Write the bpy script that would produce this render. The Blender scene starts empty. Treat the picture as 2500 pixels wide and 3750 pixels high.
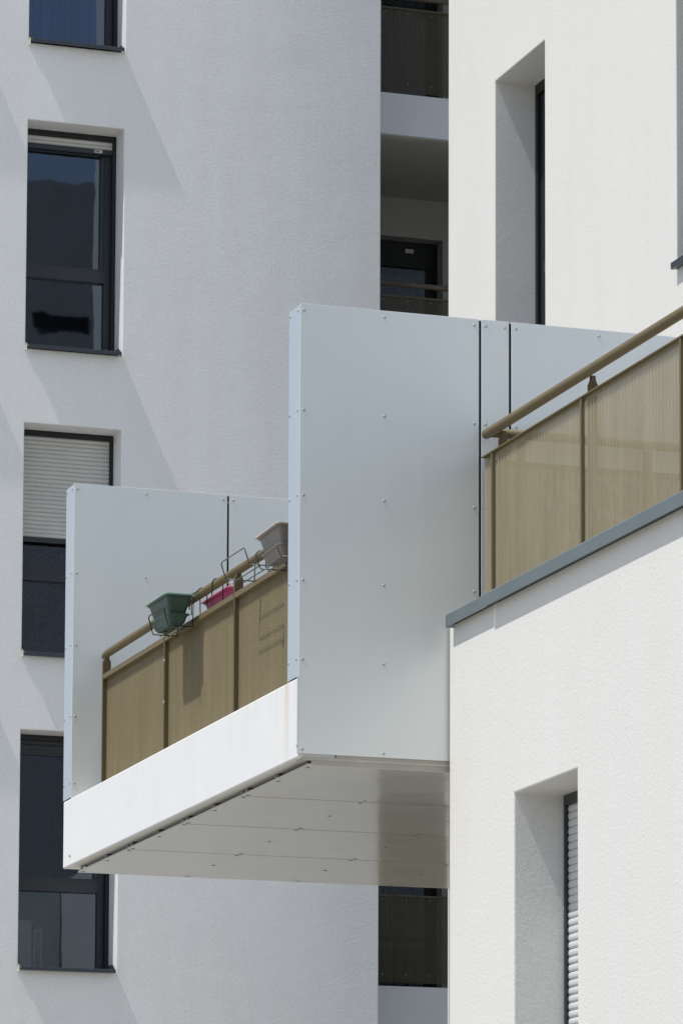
import bpy, bmesh, math, random
from math import sin, cos, pi, radians
from mathutils import Vector
random.seed(7)
sc = bpy.context.scene
col = sc.collection

# ------------------------------------------------------------------ helpers
class MB:
    """collects shapes (world coordinates) and links them as one mesh object"""
    def __init__(s): s.v = []; s.f = []; s.sm = []
    def quad(s, *p, smooth=False):
        i = len(s.v); s.v += [tuple(q) for q in p]; s.f.append(tuple(range(i, i+len(p)))); s.sm.append(smooth); return s
    def box(s, x0, x1, y0, y1, z0, z1):
        i = len(s.v)
        s.v += [(x0,y0,z0),(x1,y0,z0),(x1,y1,z0),(x0,y1,z0),(x0,y0,z1),(x1,y0,z1),(x1,y1,z1),(x0,y1,z1)]
        for a in ((0,3,2,1),(4,5,6,7),(0,1,5,4),(1,2,6,5),(2,3,7,6),(3,0,4,7)):
            s.f.append(tuple(i+k for k in a)); s.sm.append(False)
        return s
    def loft(s, rings, smooth=False, caps=True, closed=True):
        i = len(s.v); n = len(rings[0])
        for r in rings: s.v += [tuple(p) for p in r]
        for k in range(len(rings)-1):
            for j in range(n if closed else n-1):
                a = i+k*n+j; b = i+k*n+(j+1) % n
                s.f.append((a, b, b+n, a+n)); s.sm.append(smooth)
        if caps and closed:
            s.f.append(tuple(i+j for j in range(n))[::-1]); s.sm.append(False)
            s.f.append(tuple(i+(len(rings)-1)*n+j for j in range(n))); s.sm.append(False)
        return s
    def tube(s, path, r, n=8, caps=True):
        P = [Vector(p) for p in path]; rings = []
        up = Vector((0.13, 0.31, 0.94)).normalized()
        for k, p in enumerate(P):
            if k == 0: t = P[1]-P[0]
            elif k == len(P)-1: t = P[-1]-P[-2]
            else: t = (P[k+1]-p).normalized()+(p-P[k-1]).normalized()
            t.normalize()
            a = up.cross(t)
            if a.length < 0.1: a = Vector((1, 0, 0)).cross(t)
            a.normalize(); b = t.cross(a)
            rr = r
            if 0 < k < len(P)-1:
                c = (P[k+1]-p).normalized().dot(t); rr = r/max(c, .5)
            rings.append([p+a*cos(2*pi*j/n)*rr+b*sin(2*pi*j/n)*rr for j in range(n)])
        return s.loft(rings, True, caps)
    def build(s, name, mat, parent=None, fix=True):
        me = bpy.data.meshes.new(name); off = Vector((0, 0, 0)); q = parent
        while q: off += q.location; q = q.parent
        me.from_pydata([tuple(Vector(p)-off) for p in s.v], [], s.f); me.update()
        if fix: bm = bmesh.new(); bm.from_mesh(me); bmesh.ops.recalc_face_normals(bm, faces=bm.faces); bm.to_mesh(me); bm.free()
        for p, k in zip(me.polygons, s.sm): p.use_smooth = k
        me.materials.append(mat)
        o = bpy.data.objects.new(name, me); col.objects.link(o); o.parent = parent
        return o
def bevel(o, w, seg=2):
    m = o.modifiers.new('edge', 'BEVEL'); m.width = w; m.segments = seg; m.limit_method = 'ANGLE'; m.angle_limit = radians(40); return o
def thing(name, label, cat, loc=(0, 0, 0), group=None):
    o = bpy.data.objects.new(name, None); col.objects.link(o); o.location = loc; o.empty_display_size = .2
    o['label'] = label; o['category'] = cat
    if group: o['group'] = group
    return o
def tag(o, label, cat, group=None):
    o['label'] = label; o['category'] = cat
    if group: o['group'] = group
    return o
def copy_part(o, parent, loc):
    c = o.copy(); col.objects.link(c); c.parent = parent; c.location = loc; return c
def wall(mb, axis, k, a0, a1, z0, z1, holes, depth):
    """sheet at axis = k with rectangular openings and their reveals (depth along +axis)"""
    A = sorted({a0, a1, *[h[0] for h in holes], *[h[1] for h in holes]}); Z = sorted({z0, z1, *[h[2] for h in holes], *[h[3] for h in holes]})
    P = (lambda a, d, z: (a, k+d, z)) if axis == 'y' else (lambda a, d, z: (k+d, a, z))
    for i in range(len(A)-1):
        for j in range(len(Z)-1):
            ca, cz = (A[i]+A[i+1])/2, (Z[j]+Z[j+1])/2
            if any(h[0] < ca < h[1] and h[2] < cz < h[3] for h in holes): continue
            mb.quad(P(A[i],0,Z[j]), P(A[i+1],0,Z[j]), P(A[i+1],0,Z[j+1]), P(A[i],0,Z[j+1]))
    for h in holes:
        b0, b1, c0, c1 = h[:4]
        mb.quad(P(b0,0,c0), P(b0,depth,c0), P(b0,depth,c1), P(b0,0,c1)); mb.quad(P(b1,0,c0), P(b1,0,c1), P(b1,depth,c1), P(b1,depth,c0))
        mb.quad(P(b0,0,c1), P(b0,depth,c1), P(b1,depth,c1), P(b1,0,c1)); mb.quad(P(b0,0,c0), P(b1,0,c0), P(b1,depth,c0), P(b0,depth,c0))
    mb.Z = Z; mb.A = A
    return mb
def cap(mb, f, cuts):
    """return wall split at the same levels, so its corner can be rounded"""
    for a, b in zip(cuts, cuts[1:]): mb.quad(*f(a, b))
    return mb
def soften(o, w=.009):
    bm = bmesh.new(); bm.from_mesh(o.data); bmesh.ops.remove_doubles(bm, verts=bm.verts, dist=1e-4); bmesh.ops.recalc_face_normals(bm, faces=bm.faces); bm.to_mesh(o.data); bm.free()
    return bevel(o, w, 3)

# ------------------------------------------------------------------ materials
class NT:
    def __init__(s, name):
        s.m = bpy.data.materials.new(name); s.m.use_nodes = True; s.t = s.m.node_tree; s.t.nodes.clear()
        s.out = s.t.nodes.new('ShaderNodeOutputMaterial')
    def n(s, typ, **kw):
        x = s.t.nodes.new('ShaderNode'+typ)
        for k, v in kw.items():
            if k in x.inputs.keys(): x.inputs[k].default_value = v
            else: setattr(x, k, v)
        return x
    def l(s, a, b): s.t.links.new(a, b)
    def math(s, op, a, b=None, clamp=False):
        x = s.n('Math', operation=op); x.use_clamp = clamp
        for i, q in enumerate((a, b)):
            if q is None: continue
            if isinstance(q, (int, float)): x.inputs[i].default_value = q
            else: s.l(q, x.inputs[i])
        return x.outputs[0]
    def coord(s, scale=(1, 1, 1)):
        c = s.n('TexCoord'); m = s.n('Mapping'); m.inputs['Scale'].default_value = scale; s.l(c.outputs['Object'], m.inputs['Vector']); return m.outputs[0]
    def noise(s, vec, scale, detail=3, rough=.55):
        x = s.n('TexNoise'); x.inputs['Scale'].default_value = scale; x.inputs['Detail'].default_value = detail; x.inputs['Roughness'].default_value = rough
        s.l(vec, x.inputs['Vector']); return x.outputs[0]
    def ramp(s, fac, stops):
        x = s.n('ValToRGB'); e = x.color_ramp.elements
        while len(e) < len(stops): e.new(.5)
        for q, (p, c) in zip(e, stops): q.position = p; q.color = (*c, 1)
        s.l(fac, x.inputs[0]); return x.outputs[0]
    def mix(s, fac, a, b, mode='MIX'):
        x = s.n('Mix', data_type='RGBA', blend_type=mode)
        for i, q in ((0, fac), (6, a), (7, b)):
            if isinstance(q, (int, float)): x.inputs[i].default_value = q
            elif isinstance(q, tuple): x.inputs[i].default_value = (*q, 1)
            else: s.l(q, x.inputs[i])
        return x.outputs[2]
def mul(c, k): return tuple(q*k for q in c)

def mat_plain(name, c, rough=.5, metal=0, var=.06, nscale=6, spec=.5, bump=0, bscale=60):
    t = NT(name); b = t.n('BsdfPrincipled'); v = t.coord()
    b.inputs['Roughness'].default_value = rough; b.inputs['Metallic'].default_value = metal; b.inputs['Specular IOR Level'].default_value = spec
    f = t.noise(v, nscale, 4)
    t.l(t.ramp(f, [(.3, mul(c, 1-var)), (.7, mul(c, 1+var))]), b.inputs['Base Color'])
    if bump:
        h = t.n('Bump'); h.inputs['Strength'].default_value = bump; h.inputs['Distance'].default_value = .002
        t.l(t.noise(v, bscale, 3), h.inputs['Height']); t.l(h.outputs[0], b.inputs['Normal'])
    t.l(b.outputs[0], t.out.inputs[0]); return t.m

def mat_stucco(name, c, grain=.5, gd=.0022, gs=95, wave=.002, stain=.03):
    t = NT(name); b = t.n('BsdfPrincipled'); v = t.coord()
    b.inputs['Roughness'].default_value = .9; b.inputs['Specular IOR Level'].default_value = .15
    big = t.noise(v, .55, 4); fine = t.noise(v, gs, 3, .75); vein = t.noise(t.coord((1.6, 1.6, .25)), 2.2, 4)
    base = t.ramp(big, [(.25, mul(c, 1-stain)), (.75, mul(c, 1+stain*.6))])
    base = t.mix(.8, base, t.ramp(vein, [(.3, mul((1, .985, .96), 1-stain)), (.6, (1, 1, 1))]), 'MULTIPLY')
    base = t.mix(.7, base, t.ramp(fine, [(.34, (.86, .86, .86)), (.58, (1, 1, 1))]), 'MULTIPLY')
    t.l(base, b.inputs['Base Color'])
    h0 = t.n('Bump'); h0.inputs['Strength'].default_value = 1; h0.inputs['Distance'].default_value = wave
    t.l(t.noise(t.coord((1, 1, 1.1)), 1.7, 5, .55), h0.inputs['Height'])
    h = t.n('Bump'); h.inputs['Strength'].default_value = grain; h.inputs['Distance'].default_value = gd
    t.l(fine, h.inputs['Height']); t.l(h0.outputs[0], h.inputs['Normal']); t.l(h.outputs[0], b.inputs['Normal'])
    t.l(b.outputs[0], t.out.inputs[0]); return t.m

def mat_fascia():
    t = NT('painted_concrete'); b = t.n('BsdfPrincipled'); b.inputs['Roughness'].default_value = .75; b.inputs['Specular IOR Level'].default_value = .2
    v = t.coord(); streak = t.noise(t.coord((5, 5, .35)), 2.4, 5, .6); top = t.n('TexCoord'); sep = t.n('SeparateXYZ'); t.l(top.outputs['Object'], sep.inputs[0])
    g = t.math('SUBTRACT', 1.0, t.math('MULTIPLY', t.math('SUBTRACT', FZ1-FB[2], sep.outputs[2]), 1.7), True)   # fades below the top edge
    m = t.math('MULTIPLY', t.math('MULTIPLY', t.math('SUBTRACT', streak, .58, True), 4.0, True), t.math('ADD', g, .25), True)
    base = t.mix(t.math('MULTIPLY', m, .40), (.80, .80, .79), (.52, .45, .35))
    # rust run under the screen
    ry = t.math('ABSOLUTE', t.math('SUBTRACT', sep.outputs[1], .22)); rust = t.math('MULTIPLY', t.math('SUBTRACT', 1.0, t.math('MULTIPLY', ry, 16.0), True), t.math('MULTIPLY', g, t.noise(t.coord((20, 20, 1)), 3, 2)), True)
    base = t.mix(t.math('MULTIPLY', rust, .75), base, (.55, .33, .14))
    base = t.mix(.6, base, t.ramp(t.noise(v, 2.5, 5), [(.3, (.95, .95, .94)), (.65, (1, 1, 1))]), 'MULTIPLY')
    t.l(base, b.inputs['Base Color'])
    h = t.n('Bump'); h.inputs['Strength'].default_value = .35; h.inputs['Distance'].default_value = .003
    t.l(t.noise(v, 22, 4), h.inputs['Height']); t.l(h.outputs[0], b.inputs['Normal'])
    t.l(b.outputs[0], t.out.inputs[0]); return t.m

def mat_clad(name, c, metal, rough):
    """satin coated aluminium with faint vertical streaks and slight oil-canning"""
    t = NT(name); b = t.n('BsdfPrincipled'); v = t.coord()
    st = t.noise(t.coord((9, 9, .12)), 3, 5, .6); bg = t.noise(v, 1.1, 3)
    base = t.ramp(st, [(.3, mul(c, .987)), (.7, mul(c, 1.006))])
    base = t.mix(.7, base, t.ramp(bg, [(.3, (.95, .96, .97)), (.7, (1, 1, 1))]), 'MULTIPLY')
    t.l(base, b.inputs['Base Color']); b.inputs['Metallic'].default_value = metal
    t.l(t.math('ADD', rough-.05, t.math('MULTIPLY', bg, .1)), b.inputs['Roughness'])
    h = t.n('Bump'); h.inputs['Strength'].default_value = .45; h.inputs['Distance'].default_value = .012
    t.l(t.noise(v, 1.3, 2), h.inputs['Height']); t.l(h.outputs[0], b.inputs['Normal'])
    t.l(b.outputs[0], t.out.inputs[0]); return t.m

def mat_soffit():
    t = NT('soffit_sheet'); b = t.n('BsdfPrincipled'); v = t.coord()
    t.l(t.ramp(t.noise(v, 2, 4), [(.3, (.475, .448, .375)), (.7, (.51, .482, .405))]), b.inputs['Base Color'])
    b.inputs['Roughness'].default_value = .09; b.inputs['Specular IOR Level'].default_value = .75; b.inputs['Metallic'].default_value = .0
    h = t.n('Bump'); h.inputs['Strength'].default_value = .18; h.inputs['Distance'].default_value = .01
    t.l(t.noise(t.coord((1, .9, 1)), 2.1, 2), h.inputs['Height']); t.l(h.outputs[0], b.inputs['Normal'])
    t.l(b.outputs[0], t.out.inputs[0]); return t.m

def mat_mesh(name, c, axis, pitch=.0105, hole=.31):
    """bronze perforated sheet: real see-through holes in staggered rows"""
    t = NT(name); tc = t.n('TexCoord'); sep = t.n('SeparateXYZ'); t.l(tc.outputs['Object'], sep.inputs[0])
    u = t.math('DIVIDE', sep.outputs[axis], pitch); w = t.math('DIVIDE', sep.outputs[2], pitch*.866)
    row = t.math('MODULO', t.math('FLOOR', w), 2.0); uu = t.math('SUBTRACT', t.math('FRACT', t.math('ADD', u, t.math('MULTIPLY', row, .5))), .5)
    ww = t.math('MULTIPLY', t.math('SUBTRACT', t.math('FRACT', w), .5), .866)
    d = t.math('SQRT', t.math('ADD', t.math('MULTIPLY', uu, uu), t.math('MULTIPLY', ww, ww)))
    m = t.math('LESS_THAN', d, hole)
    b = t.n('BsdfPrincipled'); b.inputs['Roughness'].default_value = .6; b.inputs['Metallic'].default_value = 0; b.inputs['Specular IOR Level'].default_value = .08
    n = t.noise(t.coord((3, 3, .4)), 3, 4)
    t.l(t.ramp(n, [(.3, mul(c, .9)), (.7, mul(c, 1.08))]), b.inputs['Base Color'])
    tr = t.n('BsdfTransparent'); mx = t.n('MixShader'); t.l(m, mx.inputs[0]); t.l(b.outputs[0], mx.inputs[1]); t.l(tr.outputs[0], mx.inputs[2])
    t.l(mx.outputs[0], t.out.inputs[0]); return t.m

def mat_glass(name, tint=(.66, .70, .72), ior=2.1, wob=.012):
    t = NT(name); tr = t.n('BsdfTransparent'); tr.inputs[0].default_value = (*tint, 1); g = t.n('BsdfGlossy'); g.inputs['Roughness'].default_value = .012; g.inputs[0].default_value = (.68, .82, 1.0, 1)
    fr = t.n('Fresnel'); fr.inputs['IOR'].default_value = ior
    h = t.n('Bump'); h.inputs['Strength'].default_value = wob; h.inputs['Distance'].default_value = .05
    t.l(t.noise(t.coord((1.2, 1.2, .8)), 1.6, 2), h.inputs['Height']); t.l(h.outputs[0], g.inputs['Normal'])
    mx = t.n('MixShader'); t.l(fr.outputs[0], mx.inputs[0]); t.l(tr.outputs[0], mx.inputs[1]); t.l(g.outputs[0], mx.inputs[2]); t.l(mx.outputs[0], t.out.inputs[0]); return t.m

def mat_shutter(name, axis, c):
    """roller slats; the joints carry short dark ventilation slots"""
    t = NT(name); tc = t.n('TexCoord'); sep = t.n('SeparateXYZ'); t.l(tc.outputs['UV'], sep.inputs[0])
    j = t.math('GREATER_THAN', sep.outputs[1], .5); a = t.math('LESS_THAN', t.math('FRACT', sep.outputs[0]), .62)
    b = t.n('BsdfPrincipled'); b.inputs['Roughness'].default_value = .45
    nz = t.ramp(t.noise(t.coord(), 5, 3), [(.3, mul(c, .95)), (.7, mul(c, 1.03))])
    t.l(t.mix(t.math('MULTIPLY', j, a), nz, mul(c, .5)), b.inputs['Base Color']); t.l(b.outputs[0], t.out.inputs[0]); return t.m

def mat_curtain(name, c, lace=False):
    t = NT(name); b = t.n('BsdfPrincipled'); b.inputs['Roughness'].default_value = .9; v = t.coord()
    if lace:
        x = t.n('TexVoronoi'); x.inputs['Scale'].default_value = 9; x.feature = 'DISTANCE_TO_EDGE'
        d = t.n('VectorMath', operation='ADD'); nn = t.n('TexNoise'); nn.inputs['Scale'].default_value = 5; t.l(v, nn.inputs['Vector']); t.l(v, d.inputs[0]); t.l(nn.outputs['Color'], d.inputs[1]); t.l(d.outputs[0], x.inputs['Vector'])
        t.l(t.ramp(x.outputs['Distance'], [(.03, mul(c, .45)), (.12, c)]), b.inputs['Base Color'])
    else:
        t.l(t.ramp(t.noise(t.coord((14, 14, .3)), 2, 3), [(.3, mul(c, .7)), (.7, mul(c, 1.15))]), b.inputs['Base Color'])
    t.l(b.outputs[0], t.out.inputs[0]); return t.m

# layout constants (metres): X along the grey facade to the right, Y away from the street, Z up
YW = 37.692           # front of the tall grey block
XE = 12.54            # its right-hand edge
XU = 12.28            # face of the bright upper wing
XB = 7.064            # outer face of the cantilevered balcony
YA, YF = 22.625, 27.576   # near and far privacy screens (front faces)
X3 = 7.927            # face of the low terrace block
YL = YW+.8            # loggia balcony fronts
FZ0, FZ1 = 5.225, 5.667   # balcony fascia
FB = (XB, YA, FZ0)

M = dict(
    stucco_grey=mat_stucco('stucco_facade', (.89, .895, .895), grain=.9, gd=.0034, gs=52, wave=.007, stain=.03),
    stucco_white=mat_stucco('stucco_white', (.785, .772, .738), grain=.8, gd=.0028, gs=60, wave=.003, stain=.018),
    smooth=mat_plain('smooth_paint', (.84, .85, .87), .8, 0, .03, 2, .2),
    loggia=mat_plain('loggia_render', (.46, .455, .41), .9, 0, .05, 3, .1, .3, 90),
    fascia=mat_fascia(),
    slab=mat_plain('raw_concrete', (.50, .47, .41), .85, 0, .1, 4, .2, .4, 30),
    clad=mat_clad('coated_aluminium', (.765, .785, .755), .28, .38),
    clad_edge=mat_clad('coated_aluminium_skylit_edge', (.62, .69, .75), .55, .42),  # same aluminium as the panels; bluish sky reflection put into the colour
    shade_core=mat_plain('slot_shade_core', (.012, .012, .014), .7),  # near-black colour stands for the shade inside the screen slots
    steel=mat_plain('screw_steel', (.42, .43, .44), .4, .5, .05, 20),
    bracket=mat_plain('bracket_metal', (.2, .19, .17), .5, .3),
    screw_dark=mat_plain('dark_screw', (.05, .05, .05), .5, .3),
    soffit=mat_soffit(),
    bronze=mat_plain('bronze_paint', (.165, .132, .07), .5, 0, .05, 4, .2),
    bronze_post_shaded=mat_plain('bronze_paint_post_shaded', (.11, .085, .045), .5, 0, .05, 4, .1),  # same bronze paint, darkened to stand for the posts' shaded faces
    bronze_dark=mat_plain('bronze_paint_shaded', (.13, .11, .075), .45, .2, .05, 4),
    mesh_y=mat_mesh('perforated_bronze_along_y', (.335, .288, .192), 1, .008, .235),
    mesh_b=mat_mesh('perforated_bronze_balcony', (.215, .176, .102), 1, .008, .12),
    mesh_x=mat_mesh('perforated_bronze_shaded', (.13, .118, .085), 0, .0105, .27),  # loggia sheet; shade of the recess put into the darker bronze
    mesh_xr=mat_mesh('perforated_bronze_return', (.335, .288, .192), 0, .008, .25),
    anthracite=mat_plain('anthracite_frame', (.022, .027, .034), .35, 0, .08, 5),
    black=mat_plain('black_guide', (.008, .008, .009), .5, 0, .1, 9),
    sill=mat_plain('sill_metal', (.045, .055, .07), .35, .3, .06, 5),
    coping=mat_plain('coping_zinc', (.165, .20, .212), .45, .3, .07, 3),
    shutter_x=mat_shutter('shutter_slats', 0, (.60, .60, .575)),
    shutter_y=mat_shutter('shutter_slats_bright', 1, (.66, .665, .66)),
    glass=mat_glass('window_glass'),
    interior=mat_plain('room_dark', (.03, .032, .035), .9),
    curtain=mat_curtain('blue_curtain', (.12, .20, .48)),
    lace=mat_curtain('lace_curtain', (.09, .105, .105), True),
    sheer=mat_curtain('sheer_curtain', (.20, .21, .20)),
    white=mat_plain('white_laminate', (.42, .46, .46), .5),
    sticker=mat_plain('paper_sticker', (.62, .60, .50), .6),
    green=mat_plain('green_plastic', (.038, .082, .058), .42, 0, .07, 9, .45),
    green_rim=mat_plain('green_plastic_pale', (.30, .45, .37), .5, 0, .05, 9),  # rim plastic, paler than the green box
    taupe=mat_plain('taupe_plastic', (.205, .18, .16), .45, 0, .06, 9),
    taupe_rim=mat_plain('taupe_plastic_pale', (.55, .48, .45), .5, 0, .05, 9),  # rim plastic, paler than the taupe box
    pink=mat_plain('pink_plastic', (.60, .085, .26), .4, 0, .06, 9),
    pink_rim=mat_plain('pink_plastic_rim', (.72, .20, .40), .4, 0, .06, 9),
    soil=mat_plain('potting_soil', (.05, .035, .025), .95, 0, .3, 40),
    wire=mat_plain('black_wire', (.02, .022, .024), .4, .4),
    wire_grey=mat_plain('grey_wire', (.12, .125, .13), .35, .6),
    red=mat_plain('red_plastic', (.6, .06, .04), .4),
    straw=mat_plain('dry_stem', (.42, .33, .18), .8),
    ground=mat_plain('paving', (.29, .275, .24), .9, 0, .12, .4),
    opposite=mat_stucco('opposite_render', (.58, .56, .53), stain=.08),
)

# ------------------------------------------------------------------ ground
g = MB().quad((-1500, -1500, 0), (1500, -1500, 0), (1500, 1500, 0), (-1500, 1500, 0)).build('ground', M['ground']); g['kind'] = 'structure'

# ------------------------------------------------------------------ shared shapes
def slats(x0, x1, z0, z1, y, pitch, name, mat, parent, axis='x', dash=.032, bulge=.007, dip=.0045):
    """roller shutter curtain: convex slats with slotted joints; axis = run direction; y = plane"""
    v = []; f = []; uv = []
    prof = [(0, dip, 1), (.10, dip, 1), (.11, .001, 0), (.35, -bulge*.8, 0), (.6, -bulge, 0), (.85, -bulge*.6, 0), (1, .001, 0)]
    n = max(1, round((z1-z0)/pitch)); p = (z1-z0)/n
    off = Vector((0, 0, 0)); q = parent
    while q: off += q.location; q = q.parent
    for i in range(n):
        for k in range(len(prof)-1):
            za, da, ja = prof[k]; zb, db, jb = prof[k+1]; j = 1.0 if (ja and jb) else 0.0
            b = len(v)
            for a, dd, zz in ((x0, da, za), (x1, da, za), (x1, db, zb), (x0, db, zb)):
                w = (a, y+dd, z0+(i+zz)*p) if axis == 'x' else (y+dd, a, z0+(i+zz)*p)
                v.append(tuple(Vector(w)-off)); uv.append(((a-x0)/dash, j))
            f.append((b, b+1, b+2, b+3))
    me = bpy.data.meshes.new(name); me.from_pydata(v, [], f); L = me.uv_layers.new(name='UVMap')
    for k, lp in enumerate(me.loops): L.data[k].uv = uv[lp.vertex_index]
    me.materials.append(mat); o = bpy.data.objects.new(name, me); col.objects.link(o); o.parent = parent; return o

def corrugated(axis, k, a0, a1, z0, z1, pitch, depth, name, mat, parent):
    """wavy ribbed sheet; k is its outer face, ribs go back by depth"""
    mb = MB(); n = max(1, round((a1-a0)/pitch))*8
    pts = [(a0+(a1-a0)*i/n, depth*(.5-.5*cos(2*pi*i/8))) for i in range(n+1)]
    for (p, d), (q, e) in zip(pts, pts[1:]):
        if axis == 'y': mb.quad((k+d, p, z0), (k+e, q, z0), (k+e, q, z1), (k+d, p, z1), smooth=False)
        else: mb.quad((p, k+d, z0), (q, k+e, z0), (q, k+e, z1), (p, k+d, z1))
    return mb.build(name, mat, parent)

def screw_mesh(name, axis, r, h, mat, dark=True):
    """domed screw head pointing along -axis, origin on the sheet"""
    mb = MB(); n = 10; rings = []
    for q, d in ((1, 0), (.95, .35), (.7, .75), (.35, .97), (.12, 1)):
        rg = []
        for j in range(n):
            c, s_ = cos(2*pi*j/n)*r*q, sin(2*pi*j/n)*r*q
            rg.append({'y': (c, -d*h, s_), 'x': (-d*h, c, s_), 'z': (c, s_, -d*h)}[axis])
        rings.append(rg)
    mb.loft(rings, True)
    o = mb.build(name, mat); return o
def screws(parent, proto, pts, first=[None]):
    for k, p in enumerate(pts):
        l = Vector(p)-parent.location
        copy_part(proto, parent, l)

# ------------------------------------------------------------------ the tall grey block
LV = [(5.61, 7.755), (8.425, 10.535), (11.215, 13.325), (14.04, 16.15)]
WX0, WX1 = 9.19, 10.085
D = .27
blk = thing('apartment_building', 'tall grey-white rendered apartment block with a column of dark windows and stacked loggias', 'building', (9.6, YW, 0))
holes = [(WX0, WX1, a, b) for a, b in LV]
lx1 = 8.73; lx0 = lx1-.895      # the next column to the left, whose sills shade the wall
holes += [(lx0, lx1, a, b) for a, b in LV]
w = wall(MB(), 'y', YW, -4, XE, 0, 21, holes, D)
cap(w, lambda a, b: ((XE, YW, a), (XE, YW+9, a), (XE, YW+9, b), (XE, YW, b)), w.Z)
w.quad((-4, YW, 21), (XE, YW, 21), (XE, YW+9, 21), (-4, YW+9, 21)); w.quad((-4, YW, 0), (-4, YW+9, 0), (-4, YW+9, 21), (-4, YW, 21))
soften(w.build('wall', M['stucco_grey'], blk))

def window(x0, x1, z0, z1, shut, parent, detail=True):
    """shut: height of shutter curtain showing below the guide head"""
    yf = YW+D; win = MB()
    # outer guide frame
    win.box(x0, x1, yf, yf+.08, z1-.05, z1); win.box(x0, x0+.035, yf, yf+.08, z0, z1-.05); win.box(x1-.035, x1, yf, yf+.08, z0, z1-.05)
    wo = win.build('window', M['black'], parent)
    a, b = x0+.035, x1-.035; c = z1-.05
    if shut > 0:
        slats(a, b, c-shut, c, yf+.025, .0395, 'shutter', M['shutter_x'], wo)
        MB().box(a, b, yf+.012, yf+.04, c-shut-.042, c-shut).build('shutter_bar', M['anthracite'], wo)
    else:
        MB().box(a, b, yf+.03, yf+.07, c-.03, c).box(a, b, yf+.05, yf+.09, c-.075, c-.042).build('shutter_box', M['anthracite'], wo)
    fr = MB(); y0, y1 = yf+.06, yf+.12; tz = z0+.745
    fr.box(a, a+.03, y0, y1, z0, c); fr.box(b-.055, b, y0, y1, z0, c); fr.box(a+.03, b-.055, y0, y1, c-.1, c)
    fr.box(a+.03, b-.055, y0-.01, y1, tz, tz+.1); fr.box(a+.03, b-.055, y0, y1, z0, z0+.045)
    fr.build('frame', M['anthracite'], wo)
    sh = MB(); s0, s1 = tz+.1, c-.1
    sh.box(a+.03, b-.055, y0+.012, y1, s0, s0+.028); sh.box(a+.03, b-.055, y0+.012, y1, s1-.02, s1); sh.box(a+.03, a+.05, y0+.012, y1, s0+.028, s1-.02); sh.box(b-.09, b-.055, y0+.012, y1, s0+.028, s1-.02)
    sh.build('sash', M['anthracite'], wo)
    MB().quad((a+.05, y0+.045, s0+.028), (b-.09, y0+.045, s0+.028), (b-.09, y0+.045, s1-.02), (a+.05, y0+.045, s1-.02)).build('pane', M['glass'], wo, False)
    MB().quad((a+.03, y0+.04, z0+.045), (b-.055, y0+.04, z0+.045), (b-.055, y0+.04, tz), (a+.03, y0+.04, tz)).build('pane', M['glass'], wo, False)
    si = MB(); sx0, sx1 = x0+.012, x1-.024; ys = YW-.076
    si.loft([[(q, ys, z0-.012), (q, ys, z0+.018), (q, ys+.004, z0+.022), (q, yf+.03, z0+.045), (q, yf+.03, z0+.033), (q, ys+.008, z0+.008), (q, ys+.008, z0-.012)] for q in (sx0, sx1)])
    for q in (sx0, sx1-.004): si.loft([[(e, ys+.02, z0+.02), (e, YW+.03, z0+.075), (e, yf, z0+.08), (e, yf, z0+.045)] for e in (q, q+.004)])
    so = si.build('sill', M['sill'], wo)
    MB().loft([[(x0-.004, YW-.012, z0-.02), (x0+.012, YW-.018, z0-.015), (x0+.012, YW-.014, z0+.03), (x0+.004, YW-.01, z0+.05)], [(x0-.004, YW+.05, z0-.02), (x0+.012, YW+.05, z0-.015), (x0+.012, YW+.05, z0+.03), (x0+.004, YW+.05, z0+.05)]]).build('sealant', M['sticker'], wo)
    r = MB(); ry0, ry1 = yf+.13, yf+2.6; rx0, rx1, rz0, rz1 = x0-.2, x1+.12, z0-.1, z1+.25
    r.quad((rx0, ry1, rz0), (rx1, ry1, rz0), (rx1, ry1, rz1), (rx0, ry1, rz1)); r.quad((rx0, ry0, rz0), (rx0, ry1, rz0), (rx0, ry1, rz1), (rx0, ry0, rz1)); r.quad((rx1, ry0, rz0), (rx1, ry1, rz0), (rx1, ry1, rz1), (rx1, ry0, rz1))
    r.quad((rx0, ry0, rz0), (rx1, ry0, rz0), (rx1, ry1, rz0), (rx0, ry1, rz0)); r.quad((rx0, ry0, rz1), (rx1, ry0, rz1), (rx1, ry1, rz1), (rx0, ry1, rz1))
    for hx0, hx1, hz0, hz1 in ((rx0, x0, rz0, rz1), (x1, rx1, rz0, rz1), (x0, x1, z1, rz1), (x0, x1, rz0, z0)): r.quad((hx0, ry0, hz0), (hx1, ry0, hz0), (hx1, ry0, hz1), (hx0, ry0, hz1))
    r.build('interior', M['interior'], wo)
    return wo
wl = ['dark window showing dark floral curtains, its rolling shutter raised', 'window half covered by a cream roller shutter', 'dark window with two cream shutter slats showing at its head', 'window with a blue curtain behind its glass']
wins = []
for k, (a, b) in enumerate(LV):
    o = window(WX0, WX1, a, b, [0, .93, .078, .078][k], blk); wins.append(o)
    o['label'] = ['dark window with raised shutter at the foot of the column', wl[1], wl[2], wl[3]][k]
    window(lx0, lx1, a, b, .078, blk)
st = MB().box(WX1-.205, WX1-.133, YW+D+.006, YW+D+.012, 13.325-.05-.078-.035, 13.325-.05-.078-.006)
so = st.build('sticker', M['sticker'], wins[2])
tl = MB()
for q in range(5): tl.box(WX1-.198+q*.009, WX1-.192+q*.009, YW+D+.0045, YW+D+.0055, 13.325-.05-.078-.027, 13.325-.05-.078-.014)
tl.build('lettering', M['black'], wins[2])

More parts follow.
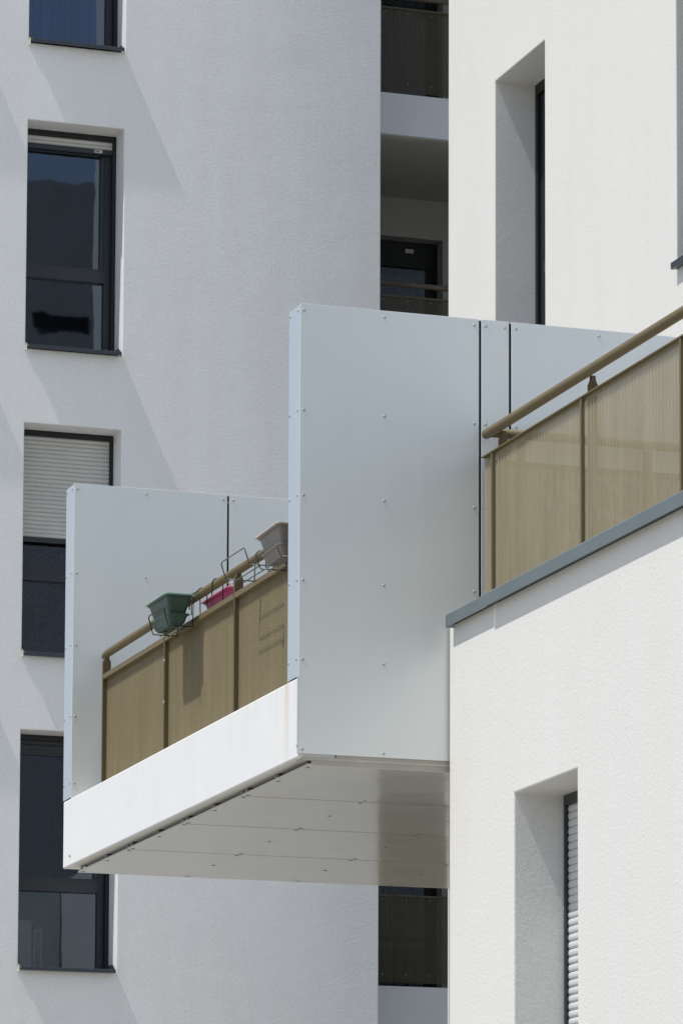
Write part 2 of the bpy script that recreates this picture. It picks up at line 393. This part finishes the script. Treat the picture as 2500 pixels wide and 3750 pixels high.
# loggias at the right edge of the block
FL = [2.853, 5.663, 8.573, 11.383, 14.194, 17.004]
for z in FL:
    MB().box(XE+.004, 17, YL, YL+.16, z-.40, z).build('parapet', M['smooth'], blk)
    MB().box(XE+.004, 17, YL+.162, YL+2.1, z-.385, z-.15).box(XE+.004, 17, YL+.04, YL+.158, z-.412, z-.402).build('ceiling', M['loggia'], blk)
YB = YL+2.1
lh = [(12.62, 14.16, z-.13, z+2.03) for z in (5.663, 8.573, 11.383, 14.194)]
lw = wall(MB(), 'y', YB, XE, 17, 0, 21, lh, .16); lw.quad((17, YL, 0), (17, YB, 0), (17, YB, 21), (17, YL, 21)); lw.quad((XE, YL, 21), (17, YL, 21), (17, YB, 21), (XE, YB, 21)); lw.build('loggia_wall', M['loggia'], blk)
for k, (a, b, z0, z1) in enumerate(lh):
    y = YB+.16
    d = MB().box(a, b, y, y+.06, z1-.26, z1).box(b-.035, b, y, y+.06, z0, z1-.26).box(b-.11, b-.036, y+.015, y+.07, z0, z1-.26).box(a, a+.09, y+.01, y+.07, z0, z1-.26).box(a+.09, b-.11, y+.015, y+.07, z0, z0+.1)
    do = d.build('balcony_door', M['black'], blk)
    MB().quad((a+.09, y+.04, z0+.1), (b-.11, y+.04, z0+.1), (b-.11, y+.04, z1-.26), (a+.09, y+.04, z1-.26)).build('pane', M['glass'], do, False)
    cu = MB(); n = 60; pts = [(a+.05+(b-a-.1)*i/n, y+.14+.018*sin(i*1.3)+.008*sin(i*3.1)) for i in range(n+1)]; cz = z0+.62 if k == 2 else z0+.1
    for (p, u), (q, e) in zip(pts, pts[1:]): cu.quad((p, u, cz), (q, e, cz), (q, e, z1-.3), (p, u, z1-.3), smooth=True)
    cu.build('curtain', M['sheer'], do)
    r = MB().box(a-.3, b+.3, y+2.4, y+2.5, z0-.1, z1+.2).box(a-.3, b+.3, y+.08, y+2.4, z1+.1, z1+.2).box(a-.3, b+.3, y+.08, y+2.4, z0-.2, z0-.1).box(a-.4, a-.3, y+.08, y+2.4, z0-.1, z1+.1).box(b+.3, b+.4, y+.08, y+2.4, z0-.1, z1+.1)
    r.build('interior', M['interior'], do)
    if k == 2: MB().box(b-.34, b-.255, y-.008, y-.001, z1-.115, z1-.075).build('sticker', M['sticker'], do)

SC_Y = screw_mesh('screw', 'y', .0095, .0035, M['steel']); SC_X = screw_mesh('screw', 'x', .0095, .005, M['steel'])
SC_T = screw_mesh('screw', 'y', .006, .005, M['steel']); SC_Z = MB().box(-.010, .010, -.006, .006, -.002, .0).build('screw', M['screw_dark'])
BOLT = screw_mesh('bolt', 'x', .011, .005, M['steel'])
protos = [SC_Y, SC_X, SC_T, SC_Z, BOLT]

gl = ['bronze ribbed guardrail in the loggia just below the balcony soffit', None, 'bronze ribbed guardrail with handrail, loggia just above the big grey screen', 'bronze ribbed guardrail of the topmost visible loggia, at the upper edge']
for z, lab in ((5.663, gl[0]), (11.383, gl[2]), (14.194, gl[3])):
    t = thing('loggia_guardrail', lab, 'guardrail', (XE, YL, z), 'ribbed guardrails of the loggias')
    y = YL+.06; mt = z+.86
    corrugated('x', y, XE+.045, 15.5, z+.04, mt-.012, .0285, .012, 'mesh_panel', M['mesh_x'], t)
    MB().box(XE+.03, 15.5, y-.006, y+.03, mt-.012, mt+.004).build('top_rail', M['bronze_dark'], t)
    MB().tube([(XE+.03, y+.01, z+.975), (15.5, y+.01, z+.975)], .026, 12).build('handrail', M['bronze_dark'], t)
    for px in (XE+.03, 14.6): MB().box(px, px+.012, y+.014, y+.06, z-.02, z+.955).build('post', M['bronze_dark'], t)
    screws(t, SC_T, [(XE+.085+i*.235, y-.001, zz) for i in range(4) for zz in (mt-.045, z+.115)])

# ------------------------------------------------------------------ the bright upper wing
wing = thing('apartment_building', 'bright white rendered wing with a tall narrow window recess, behind the large grey screen', 'building', (XU, 30, 0))
YU = 35.054; uh = [(32.679, 33.87, 10.265, 12.877), (29.15, 29.864, 10.265, 12.877)]
YN = 28.95
u = wall(MB(), 'x', XU, YN, YU, 0, 21, uh, .36)
cap(u, lambda a, b: ((XU, YU, a), (18, YU, a), (18, YU, b), (XU, YU, b)), u.Z); u.quad((XU, YN, 7.78), (18, YN, 7.78), (18, YN, 21), (XU, YN, 21)); u.quad((XU, YN, 21), (18, YN, 21), (18, YU, 21), (XU, YU, 21)); u.quad((18, YN, 0), (18, YU, 0), (18, YU, 21), (18, YN, 21))
u.quad((XU, 12, 0), (XU, YN, 0), (XU, YN, 7.78), (XU, 12, 7.78)); u.quad((XU, 12, 0), (18, 12, 0), (18, 12, 7.78), (XU, 12, 7.78)); u.quad((XU, 12, 7.78), (18, 12, 7.78), (18, YN, 7.78), (XU, YN, 7.78)); u.quad((18, 12, 0), (18, YN, 0), (18, YN, 7.78), (18, 12, 7.78))
soften(u.build('wall', M['stucco_white'], wing))
for a, b, z0, z1 in uh:
    x = XU+.36
    wo = MB().box(x, x+.08, a, b, z1-.09, z1).box(x, x+.08, b-.055, b, z0, z1-.09).box(x, x+.08, a, a+.055, z0, z1-.09).build('window', M['black'], wing)
    f = MB().box(x+.03, x+.1, b-.14, b-.06, z0, z1-.095).box(x+.03, x+.1, a+.06, a+.14, z0, z1-.095).box(x+.03, x+.1, a+.14, b-.14, z1-.17, z1-.095).box(x+.02, x+.1, a+.14, b-.14, z1-1.66, z1-1.555).box(x+.03, x+.1, a+.14, b-.14, z0, z0+.06)
    f.build('frame', M['anthracite'], wo)
    MB().quad((x+.07, b-.14, z0+.06), (x+.07, a+.14, z0+.06), (x+.07, a+.14, z1-1.66), (x+.07, b-.14, z1-1.66)).build('pane', M['glass'], wo, False)
    MB().quad((x+.07, b-.14, z1-1.555), (x+.07, a+.14, z1-1.555), (x+.07, a+.14, z1-.17), (x+.07, b-.14, z1-.17)).build('pane', M['glass'], wo, False)
    MB().loft([[(XU-.055, q, z0-.03), (XU-.055, q, z0+.02), (x, q, z0+.05), (x, q, z0+.02), (XU-.045, q, z0-.03)] for q in (a+.012, b-.012)]).build('sill', M['sill'], wo)
    MB().box(x+2, x+2.1, a-.3, b+.3, z0-.1, z1+.2).box(x+.102, x+2, b+.1, b+.2, z0-.1, z1+.2).box(x+.102, x+2, a-.2, a-.1, z0-.1, z1+.2).box(x+.102, x+2, a-.1, b+.1, z1+.05, z1+.15).box(x+.102, x+2, a-.1, b+.1, z0-.15, z0-.05).build('interior', M['interior'], wo)

# ------------------------------------------------------------------ the low terrace block
low = thing('apartment_building', 'low white rendered block with a roof terrace, nearest on the right', 'building', (X3, 18, 0))
ZT = 5.99
bh = [(20.641, 21.572, 2.82, 4.925)]
w = wall(MB(), 'x', X3, 8, 22.6, 0, ZT, bh, .28)
cap(w, lambda a, b: ((X3, 22.6, a), (13, 22.6, a), (13, 22.6, b), (X3, 22.6, b)), w.Z); w.quad((X3, 8, 0), (13, 8, 0), (13, 8, ZT), (X3, 8, ZT))
w.quad((X3+.3, 8, ZT-.001), (X3, 8, ZT-.001), (X3, 22.6, ZT-.001), (X3+.3, 22.6, ZT-.001)); w.quad((X3+.3, 8, 5.6), (12.27, 8, 5.6), (12.27, 22.6, 5.6), (X3+.3, 22.6, 5.6)); w.quad((X3+.3, 8, 5.6), (X3+.3, 22.6, 5.6), (X3+.3, 22.6, ZT), (X3+.3, 8, ZT))
soften(w.build('wall', M['stucco_white'], low))
MB().quad((9.323, 22.604, 0), (9.323, 26.589, 0), (9.323, 26.589, 5.22), (9.323, 22.604, 5.22)).quad((9.323, 26.589, 0), (12.27, 26.589, 0), (12.27, 26.589, 5.22), (9.323, 26.589, 5.22)).build('rear_wall', M['stucco_white'], low)
def coping(y0, y1, over, name):
    mb = MB(); p = [(X3-over, 5.974), (X3-over, 6.040), (X3-over+.01, 6.05), (X3+.36, 6.03), (X3+.36, 5.995), (X3-over+.006, 5.995), (X3-over+.006, 5.974)]
    mb.loft([[(x, y, z) for x, z in p] for y in (y0, y1)])
    return mb.build(name, M['coping'], low)
coping(7.9, 21.86, .058, 'coping'); coping(21.868, 22.525, .05, 'coping')
MB().box(X3-.048, X3+.34, 22.525, 22.531, 5.974, 6.038).build('coping_end', M['clad_edge'], low)
a, b, z0, z1 = bh[0]; x = X3+.28
wo = MB().box(x, x+.08, a, b, z1-.055, z1).box(x, x+.08, b-.026, b, z0, z1-.055).box(x, x+.08, a, a+.026, z0, z1-.055).build('window', M['anthracite'], low)
slats(a+.026, b-.026, z0+.02, z1-.055, x+.02, .041, 'shutter', M['shutter_y'], wo, 'y', 1e9, .004, .0025)
MB().loft([[(X3-.05, q, z0-.03), (X3-.05, q, z0+.015), (x, q, z0+.02), (x, q, z0), (X3-.04, q, z0-.03)] for q in (a+.012, b-.012)]).build('sill', M['sill'], wo)

# terrace guardrail
XT = 8.13
tg = thing('terrace_guardrail', 'bronze perforated guardrail with round handrail on the low roof terrace, right', 'guardrail', (XT, 20, 6))
HZ = 7.087
path = [(XT, 9, HZ), (XT, 22.47, HZ), (XT, 22.53, HZ), (XT, 22.565, HZ)]
MB().tube(path, .028, 16).tube([(XT, 22.5, HZ-.004), (13.1, 22.5, HZ-.004)], .0265, 14).build('handrail', M['bronze'], tg)
py = [22.42]
while py[-1] > 10: py.append(py[-1]-1.368)
edges = [22.585]+py
for y0, y1 in zip(edges[1:], edges):
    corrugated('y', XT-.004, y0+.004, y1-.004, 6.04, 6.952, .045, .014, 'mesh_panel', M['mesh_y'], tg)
    MB().box(XT-.026, XT+.034, y0+.002, y1-.002, 6.953, 6.96).build('top_rail', M['bronze'], tg)
def post(mb, x0, x1, y0, y1, z0, z1, along='x'):
    """flat plate with a shouldered neck under the handrail"""
    m = (x0+x1)/2; h = (x1-x0)/2
    pr = [(x0, z0), (x1, z0), (x1, z1-.05), (m+h*.55, z1-.025), (m+h*.5, z1), (m-h*.5, z1), (m-h*.55, z1-.025), (x0, z1-.05)]
    mb.loft([[(x, y, z) if along == 'x' else (y, x, z) for x, z in pr] for y in (y0, y1)]); return mb
for y in py:
    post(MB(), XT+.022, XT+.072, y-.012, y+.012, 6.03, HZ-.01).build('post', M['bronze_post_shaded'], tg)
    MB().box(XT-.022, XT-.005, y-.011, y+.011, 6.05, 6.952).build('joint_strip', M['bronze'], tg)
corrugated('x', 22.5, XT+.04, 13.1, 6.04, 6.90, .045, .014, 'mesh_panel', M['mesh_xr'], tg)
MB().box(XT+.04, 13.1, 22.49, 22.53, 6.902, 6.93).build('top_rail', M['bronze'], tg)
for x in (8.30, 9.06, 10.42, 11.78): MB().box(x, x+.045, 22.525, 22.545, 6.03, HZ-.03).build('post', M['bronze'], tg)

# ------------------------------------------------------------------ cantilevered balcony
bal = thing('balcony', 'cantilevered balcony with white concrete edge and glossy metal underside', 'balcony', FB)
bevel(MB().box(XB+.001, XB+.22, YA+.018, YF+.2, FZ0, FZ1).build('fascia', M['fascia'], bal), .008)
MB().box(XB+.222, 12.27, YA+.012, YF+.19, FZ0+.006, 5.55).box(XB+.03, 12.27, 22.634, 22.76, 5.2125, 5.2302).build('slab', M['slab'], bal)
ZS = 5.185; sy = [22.635, 23.898, 25.133, 26.387, 27.62]; SX0 = 7.125
for a, b in zip(sy, sy[1:]):
    MB().box(SX0, 12, a+.007, b-.007, ZS, ZS+.01).build('soffit_panel', M['soffit'], bal)
MB().box(SX0+.02, 12, 22.641, 22.655, ZS+.0105, ZS+.0272).box(SX0+.02, 12, 22.637, 22.65, ZS+.0075, ZS+.0104).build('edge_profile', M['slab'], bal)
ys = sorted([22.72]+[y+d for y in sy[1:4] for d in (-.045, .045)]+[24.52, 25.735, 26.96, 23.27, 27.56])
for y in ys:
    MB().box(SX0+.012, SX0+.05, y-.03, y+.03, ZS+.0385, ZS+.0415).box(SX0+.012, SX0+.015, y-.03, y+.03, ZS+.0115, ZS+.0385).box(SX0+.047, SX0+.05, y-.03, y+.03, ZS+.0115, ZS+.0385).build('bracket', M['bracket'], bal)
for y in sy[:-1]+[26.2]: MB().box(SX0+.055, 12, y+.05, y+.09, ZS+.0115, ZS+.039).build('batten', M['slab'], bal)
pts = [(sx, y, ZS) for sx in (7.148, 7.85, 8.605, 9.25) for y in ys if not (sx > 7.2 and y in (22.72, 23.27))]
screws(bal, SC_Z, pts)

# privacy screens
ZP0, ZP1 = 5.246, 7.755
def screen(y, label, slots, z0):
    t = thing('privacy_screen', label, 'screen', (XB, y, z0), 'grey metal screens at the balcony ends')
    xs = [XB]+slots+[12.27]
    cuts = [XB]
    for s in slots: cuts += [s-.007, s+.007]
    x = slots[-1]+1.08
    cuts += [x-.004, x+.004]; x += 1.08; cuts += [x-.004, x+.004, 12.27]
    for a, b in zip(cuts[0::2], cuts[1::2]):
        bevel(MB().box(a, b, y, y+.006, z0, ZP1).build('panel', M['clad'], t), .0015, 1)
    MB().box(XB+.006, 12.27, y+.2, y+.206, FZ1+.004, ZP1-.01).build('back_panel', M['clad'], t)
    MB().box(XB, XB+.005, y+.0065, y+.206, FZ1+.006, ZP1-.003).build('edge_strip', M['clad_edge'], t)
    if z0 < FZ1-.2: MB().box(XB-.003, XB, y, y+.02, z0+.004, FZ1+.006).build('edge_strip', M['clad_edge'], t)
    MB().box(XB+.03, 12.26, y+.012, y+.194, FZ1+.01, ZP1-.055).box(XB+.25, 12.26, y+.0075, y+.0115, z0+.02, FZ1+.01).build('shade_core', M['shade_core'], t)  # dark filling added behind the slots to make them look black
    MB().box(XB+.006, 12.26, y+.007, y+.2, ZP1-.008, ZP1-.004).build('cap', M['clad_edge'], t)
    zz = [7.717, 7.156, 6.679, 6.206, 5.765, 5.269]
    colx = [7.086, 7.553, slots[0]-.033]+([slots[0]+.033, slots[1]-.03, slots[1]+.037, 8.827] if len(slots) > 1 else [slots[0]+.035, 8.7])
    screws(t, SC_Y, [(c, y, z) for c in colx for z in zz if not (z < 5.5 and c > 8)])
    screws(t, SC_X, [(XB, y+dy, z+.005) for dy in (.04, .186) for z in zz[:5]]+[(XB-.003, y+.01, 5.29)])
    return t
screen(YA, 'large pale grey metal screen with two dark slots, nearer end of the balcony', [8.115, 8.293], ZP0)
screen(YF, 'smaller pale grey metal screen at the far left end of the balcony', [8.115], 5.56)

# balcony guardrail
XR = 7.27
bg = thing('balcony_guardrail', 'bronze perforated guardrail with handrail on the cantilevered balcony, left', 'guardrail', (XR, 25, FZ1))
HB = 6.617
MB().tube([(XR, YA+.21, HB), (XR, 27.44, HB), (XR, 27.49, HB-.004), (XR, 27.52, HB-.014)], .0265, 16).build('handrail', M['bronze'], bg)
pb = [27.471, 25.984, 24.468, 22.95]
for a, b in zip(pb[1:], pb):
    MB().box(XR-.032, XR+.022, a+.013, b-.013, 6.442, 6.474).build('top_rail', M['bronze'], bg)
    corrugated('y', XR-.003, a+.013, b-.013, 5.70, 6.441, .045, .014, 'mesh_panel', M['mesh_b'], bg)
    MB().box(XR-.01, XR+.02, a+.013, b-.013, 5.672, 5.70).build('bottom_rail', M['bronze'], bg)
for y in pb:
    p = post(MB(), XR-.03, XR+.022, y-.012, y+.012, FZ1+.001, HB-.01).build('post', M['bronze_post_shaded'], bg)
for z in (6.32, 6.06): copy_part(BOLT, bg, Vector((XR-.03, 25.984, z))-bg.location)

# ------------------------------------------------------------------ window boxes and their wire racks
def planter(name, label, x0, x1, y0, y1, z0, z1, mat, rim_mat, tilt=0., fill=True):
    t = thing(name, label, 'planter', ((x0+x1)/2, (y0+y1)/2, z0))
    def ring(i, z, r=.02):
        a, b, c, d = x0+i, x1-i, y0+i*1.2, y1-i*1.2; P = []
        for cx, cy, q in ((b-r, d-r, 0), (a+r, d-r, 1), (a+r, c+r, 2), (b-r, c+r, 3)):
            for k in range(4):
                an = (q+k/3)*pi/2; P.append((cx+r*cos(an), cy+r*sin(an), z+tilt*(cy-(y0+y1)/2)))
        return P
    h = z1-z0
    MB().loft([ring(.066, z0+.008), ring(.047, z0+.36*h), ring(.022, z0+.88*h), ring(.014, z0+.885*h), ring(.014, z0+.955*h)], False).build('box', mat, t)
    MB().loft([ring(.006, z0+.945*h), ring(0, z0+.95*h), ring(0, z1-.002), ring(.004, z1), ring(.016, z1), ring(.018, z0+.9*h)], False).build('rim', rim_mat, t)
    if fill: MB().quad(*ring(.0185, z0+.93*h)).build('soil', M['soil'], t)
    MB().loft([ring(.060, z0-.003), ring(.036, z0+.30*h), ring(.026, z0+.31*h), ring(.026, z0+.345*h), ring(.035, z0+.345*h), ring(.05, z0+.05*h)], False).build('saucer', mat, t)
    for k in range(2): MB().box((x0+x1)/2-.02, (x0+x1)/2+.02, y0+.1+k*.2, y0+.13+k*.2, z0-.009, z0-.0031).build('foot', mat, t)
    return t
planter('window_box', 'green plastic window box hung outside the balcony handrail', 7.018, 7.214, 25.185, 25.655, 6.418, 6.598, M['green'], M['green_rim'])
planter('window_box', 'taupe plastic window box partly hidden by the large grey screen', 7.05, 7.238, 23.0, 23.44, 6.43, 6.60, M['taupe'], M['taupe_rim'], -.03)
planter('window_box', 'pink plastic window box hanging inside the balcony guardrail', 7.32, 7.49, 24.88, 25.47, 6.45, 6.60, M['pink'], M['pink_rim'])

def rack(label, xo, xi, y0, y1, z0, zt, mat, hook, up=.1):
    """wire holder: base frame, two outer end loops, hooks over the handrail (hook = rail x, rail z, side)"""
    t = thing('wire_rack', label, 'rack', ((xo+xi)/2, (y0+y1)/2, z0), 'wire racks hung on the balcony handrail')
    r = .0036; b = MB(); rx, rz = hook; s = 1 if xi < rx else -1
    b.tube([(xo, y0, z0), (xi, y0, z0)], r, 6).tube([(xo, y1, z0), (xi, y1, z0)], r, 6)
    for f in (.33, .66): b.tube([(xo+(xi-xo)*f, y0-.02, z0-.007), (xo+(xi-xo)*f, y1+.02, z0-.007)], r, 6)
    b.build('base', mat, t)
    o = xo-.028*s
    MB().tube([(xo, y0, z0), (o, y0, z0+up), (o, y0+.02, z0+up+.012), (o, y1-.02, z0+up+.012), (o, y1, z0+up), (xo, y1, z0)], r, 6).build('front_bar', mat, t)
    for y in (y0, y1):
        hp = [(xi, y, z0), (xi+.004*s, y, rz-.01)]
        for k in range(1, 8):
            a = pi-pi*k/7; hp.append((rx+.031*cos(a)*s, y, rz+.031*sin(a)))
        hp.append((rx+.031*s, y, rz-.075)); MB().tube(hp, r, 6).build('hook', mat, t)
    return t
rack('black wire rack cradling the green window box', 7.058, 7.212, 25.25, 25.59, 6.407, 6.5, M['wire'], (XR, HB), .10)
rack('grey wire rack under the taupe window box, half empty', 7.06, 7.232, 23.56, 24.03, 6.465, 6.5, M['wire_grey'], (XR, HB), .085)
rack('dark wire rack holding the taupe window box, beside the large screen', 7.085, 7.232, 23.03, 23.42, 6.415, 6.5, M['wire_grey'], (XR, HB), .06)
rack('dark wire rack holding the pink window box inside the guardrail', 7.47, 7.31, 24.93, 25.42, 6.438, 6.5, M['wire'], (XR, HB), .06)
tag(MB().tube([(7.225, 23.60, 6.47), (7.222, 23.60, 6.575), (7.224, 23.585, 6.582), (7.228, 23.50, 6.585)], .0042, 8).build('clip', M['red']), 'small red plastic clip on the wire rack next to the taupe box', 'clip')
g = MB()
for k in range(5):
    g.tube([(7.4, 25.02+.012*k, 6.58), (7.4+.01*(k-2), 25.02+.02*k, 6.625), (7.39+.02*(k-2), 25.0+.03*k, 6.65+.006*(k % 3))], .002, 5)
tag(g.build('dry_plant', M['straw']), 'dried plant stems standing in the pink window box', 'plant')

# ------------------------------------------------------------------ things behind the glass
def cloth(name, label, x0, x1, z0, z1, y, amp, mat, n=70):
    c = MB(); pts = [(x0+(x1-x0)*i/n, y+amp*sin(i*.9)+amp*.5*sin(i*2.3+1)) for i in range(n+1)]
    for (p, u_), (q, e) in zip(pts, pts[1:]): c.quad((p, u_, z0), (q, e, z0), (q, e, z1), (p, u_, z1), smooth=True)
    return tag(c.build(name, mat), label, 'curtain')
yi = YW+D+.20
cloth('curtain', 'blue pleated curtain behind the topmost window of the column', WX0, WX1, LV[3][0]+.05, LV[3][1], yi, .018, M['curtain'])
cloth('curtain', 'dark floral lace curtain behind the half shuttered window', WX0, WX1, LV[1][0]+.05, LV[1][1], yi, .006, M['lace'])
t = thing('cabinet', 'pale office cabinet standing behind the lowest window, left', 'cabinet', (9.3, yi+.1, 5.66))
MB().box(9.15, 9.46, yi+.15, yi+.5, 5.62, 6.10).build('carcass', M['white'], t)
MB().box(9.14, 9.475, yi+.14, yi+.51, 6.101, 6.12).build('top', M['white'], t)
MB().box(9.17, 9.44, yi+.135, yi+.149, 5.66, 6.08).build('door', M['white'], t)
t = thing('shelf_unit', 'narrow pale shelf unit right of the cabinet behind the lowest window', 'shelf', (9.5, yi+.1, 5.66))
for q in (9.485, 9.545): MB().box(q, q+.012, yi+.15, yi+.5, 5.62, 6.04).build('side_panel', M['white'], t)
for q in (6.03, 5.88): MB().box(9.4972, 9.5448, yi+.15, yi+.5, q, q+.012).build('shelf', M['white'], t)
t = MB(); rings = []
for r_, z_ in ((.035, 0), (.06, .01), (.078, .04), (.082, .06), (.079, .062), (.06, .03), (.03, .015)):
    rings.append([(9.29+r_*cos(2*pi*j/20), yi+.1+r_*sin(2*pi*j/20), 11.275+z_) for j in range(20)])
t.loft(rings, True); tag(t.build('bowl', M['wire_grey']), 'small dark bowl behind the glass, lower left of the second window', 'bowl')

# ------------------------------------------------------------------ building across the street (seen only mirrored in the glass)
op = thing('apartment_building', 'tall block far behind the camera, mirrored in the window glass', 'building', (47, -150, 0))
ow = MB(); OT = 68.6; OY = -150; O0, O1 = 28, 61
oh = [(x_, x_+2.9, z_, z_+1.1) for x_ in (30, 36, 42, 48, 55.6) for z_ in (4, 9, 14, 19, 24, 60.2)]
wall(ow, 'y', OY, O0, O1, 0, OT, oh, -.25); ow.quad((O0, OY, OT), (O1, OY, OT), (O1, OY-15, OT), (O0, OY-15, OT))
for q in (O0, O1): ow.quad((q, OY, 0), (q, OY-15, 0), (q, OY-15, OT), (q, OY, OT))
ow.build('wall', M['opposite'], op)
pn = MB()
for h in oh: pn.quad((h[0], OY-.25, h[2]), (h[1], OY-.25, h[2]), (h[1], OY-.25, h[3]), (h[0], OY-.25, h[3]))
pn.build('glazing', M['black'], op)

for o in protos: bpy.data.objects.remove(o)

# ------------------------------------------------------------------ light
SUN = Vector((1, .13, -2.15)).normalized()
el = math.asin(-SUN.z); az = math.atan2(-SUN.x, -SUN.y)      # compass bearing of the sun from +Y towards +X
W = bpy.data.worlds.new('World'); sc.world = W; W.use_nodes = True; nt = W.node_tree
sky = nt.nodes.new('ShaderNodeTexSky'); sky.sky_type = 'NISHITA'; sky.sun_disc = False; sky.sun_elevation = el; sky.sun_rotation = az
sky.altitude = 100; sky.air_density = 1.0; sky.dust_density = .7; sky.ozone_density = 1.0
hs = nt.nodes.new('ShaderNodeHueSaturation'); hs.inputs['Saturation'].default_value = .78; nt.links.new(sky.outputs[0], hs.inputs['Color']); nt.links.new(hs.outputs[0], nt.nodes['Background'].inputs[0]); nt.nodes['Background'].inputs[1].default_value = .14
L = bpy.data.lights.new('Sun', 'SUN'); L.energy = 3.9; L.angle = radians(.53); L.color = (1, .965, .91)
lo = bpy.data.objects.new('Sun', L); col.objects.link(lo); lo.rotation_euler = SUN.to_track_quat('-Z', 'Y').to_euler(); lo.location = (-10, 10, 40)

# ------------------------------------------------------------------ camera
cd = bpy.data.cameras.new('Camera'); cam = bpy.data.objects.new('Camera', cd); col.objects.link(cam); sc.camera = cam
yaw, pitch = .346136, .113011
cam.location = (0, 0, 1.6); cam.rotation_euler = (pi/2+pitch, 0, -yaw)
cd.sensor_fit = 'HORIZONTAL'; cd.sensor_width = 36; cd.lens = 10098.232/1568*36
cd.shift_x = -335.685/1568; cd.shift_y = 955.994/1568
cd.clip_start = .1; cd.clip_end = 5000
sc.view_settings.view_transform = 'Standard'; sc.view_settings.look = 'None'; sc.view_settings.exposure = 0
sc.cycles.max_bounces = 8; sc.cycles.transparent_max_bounces = 24
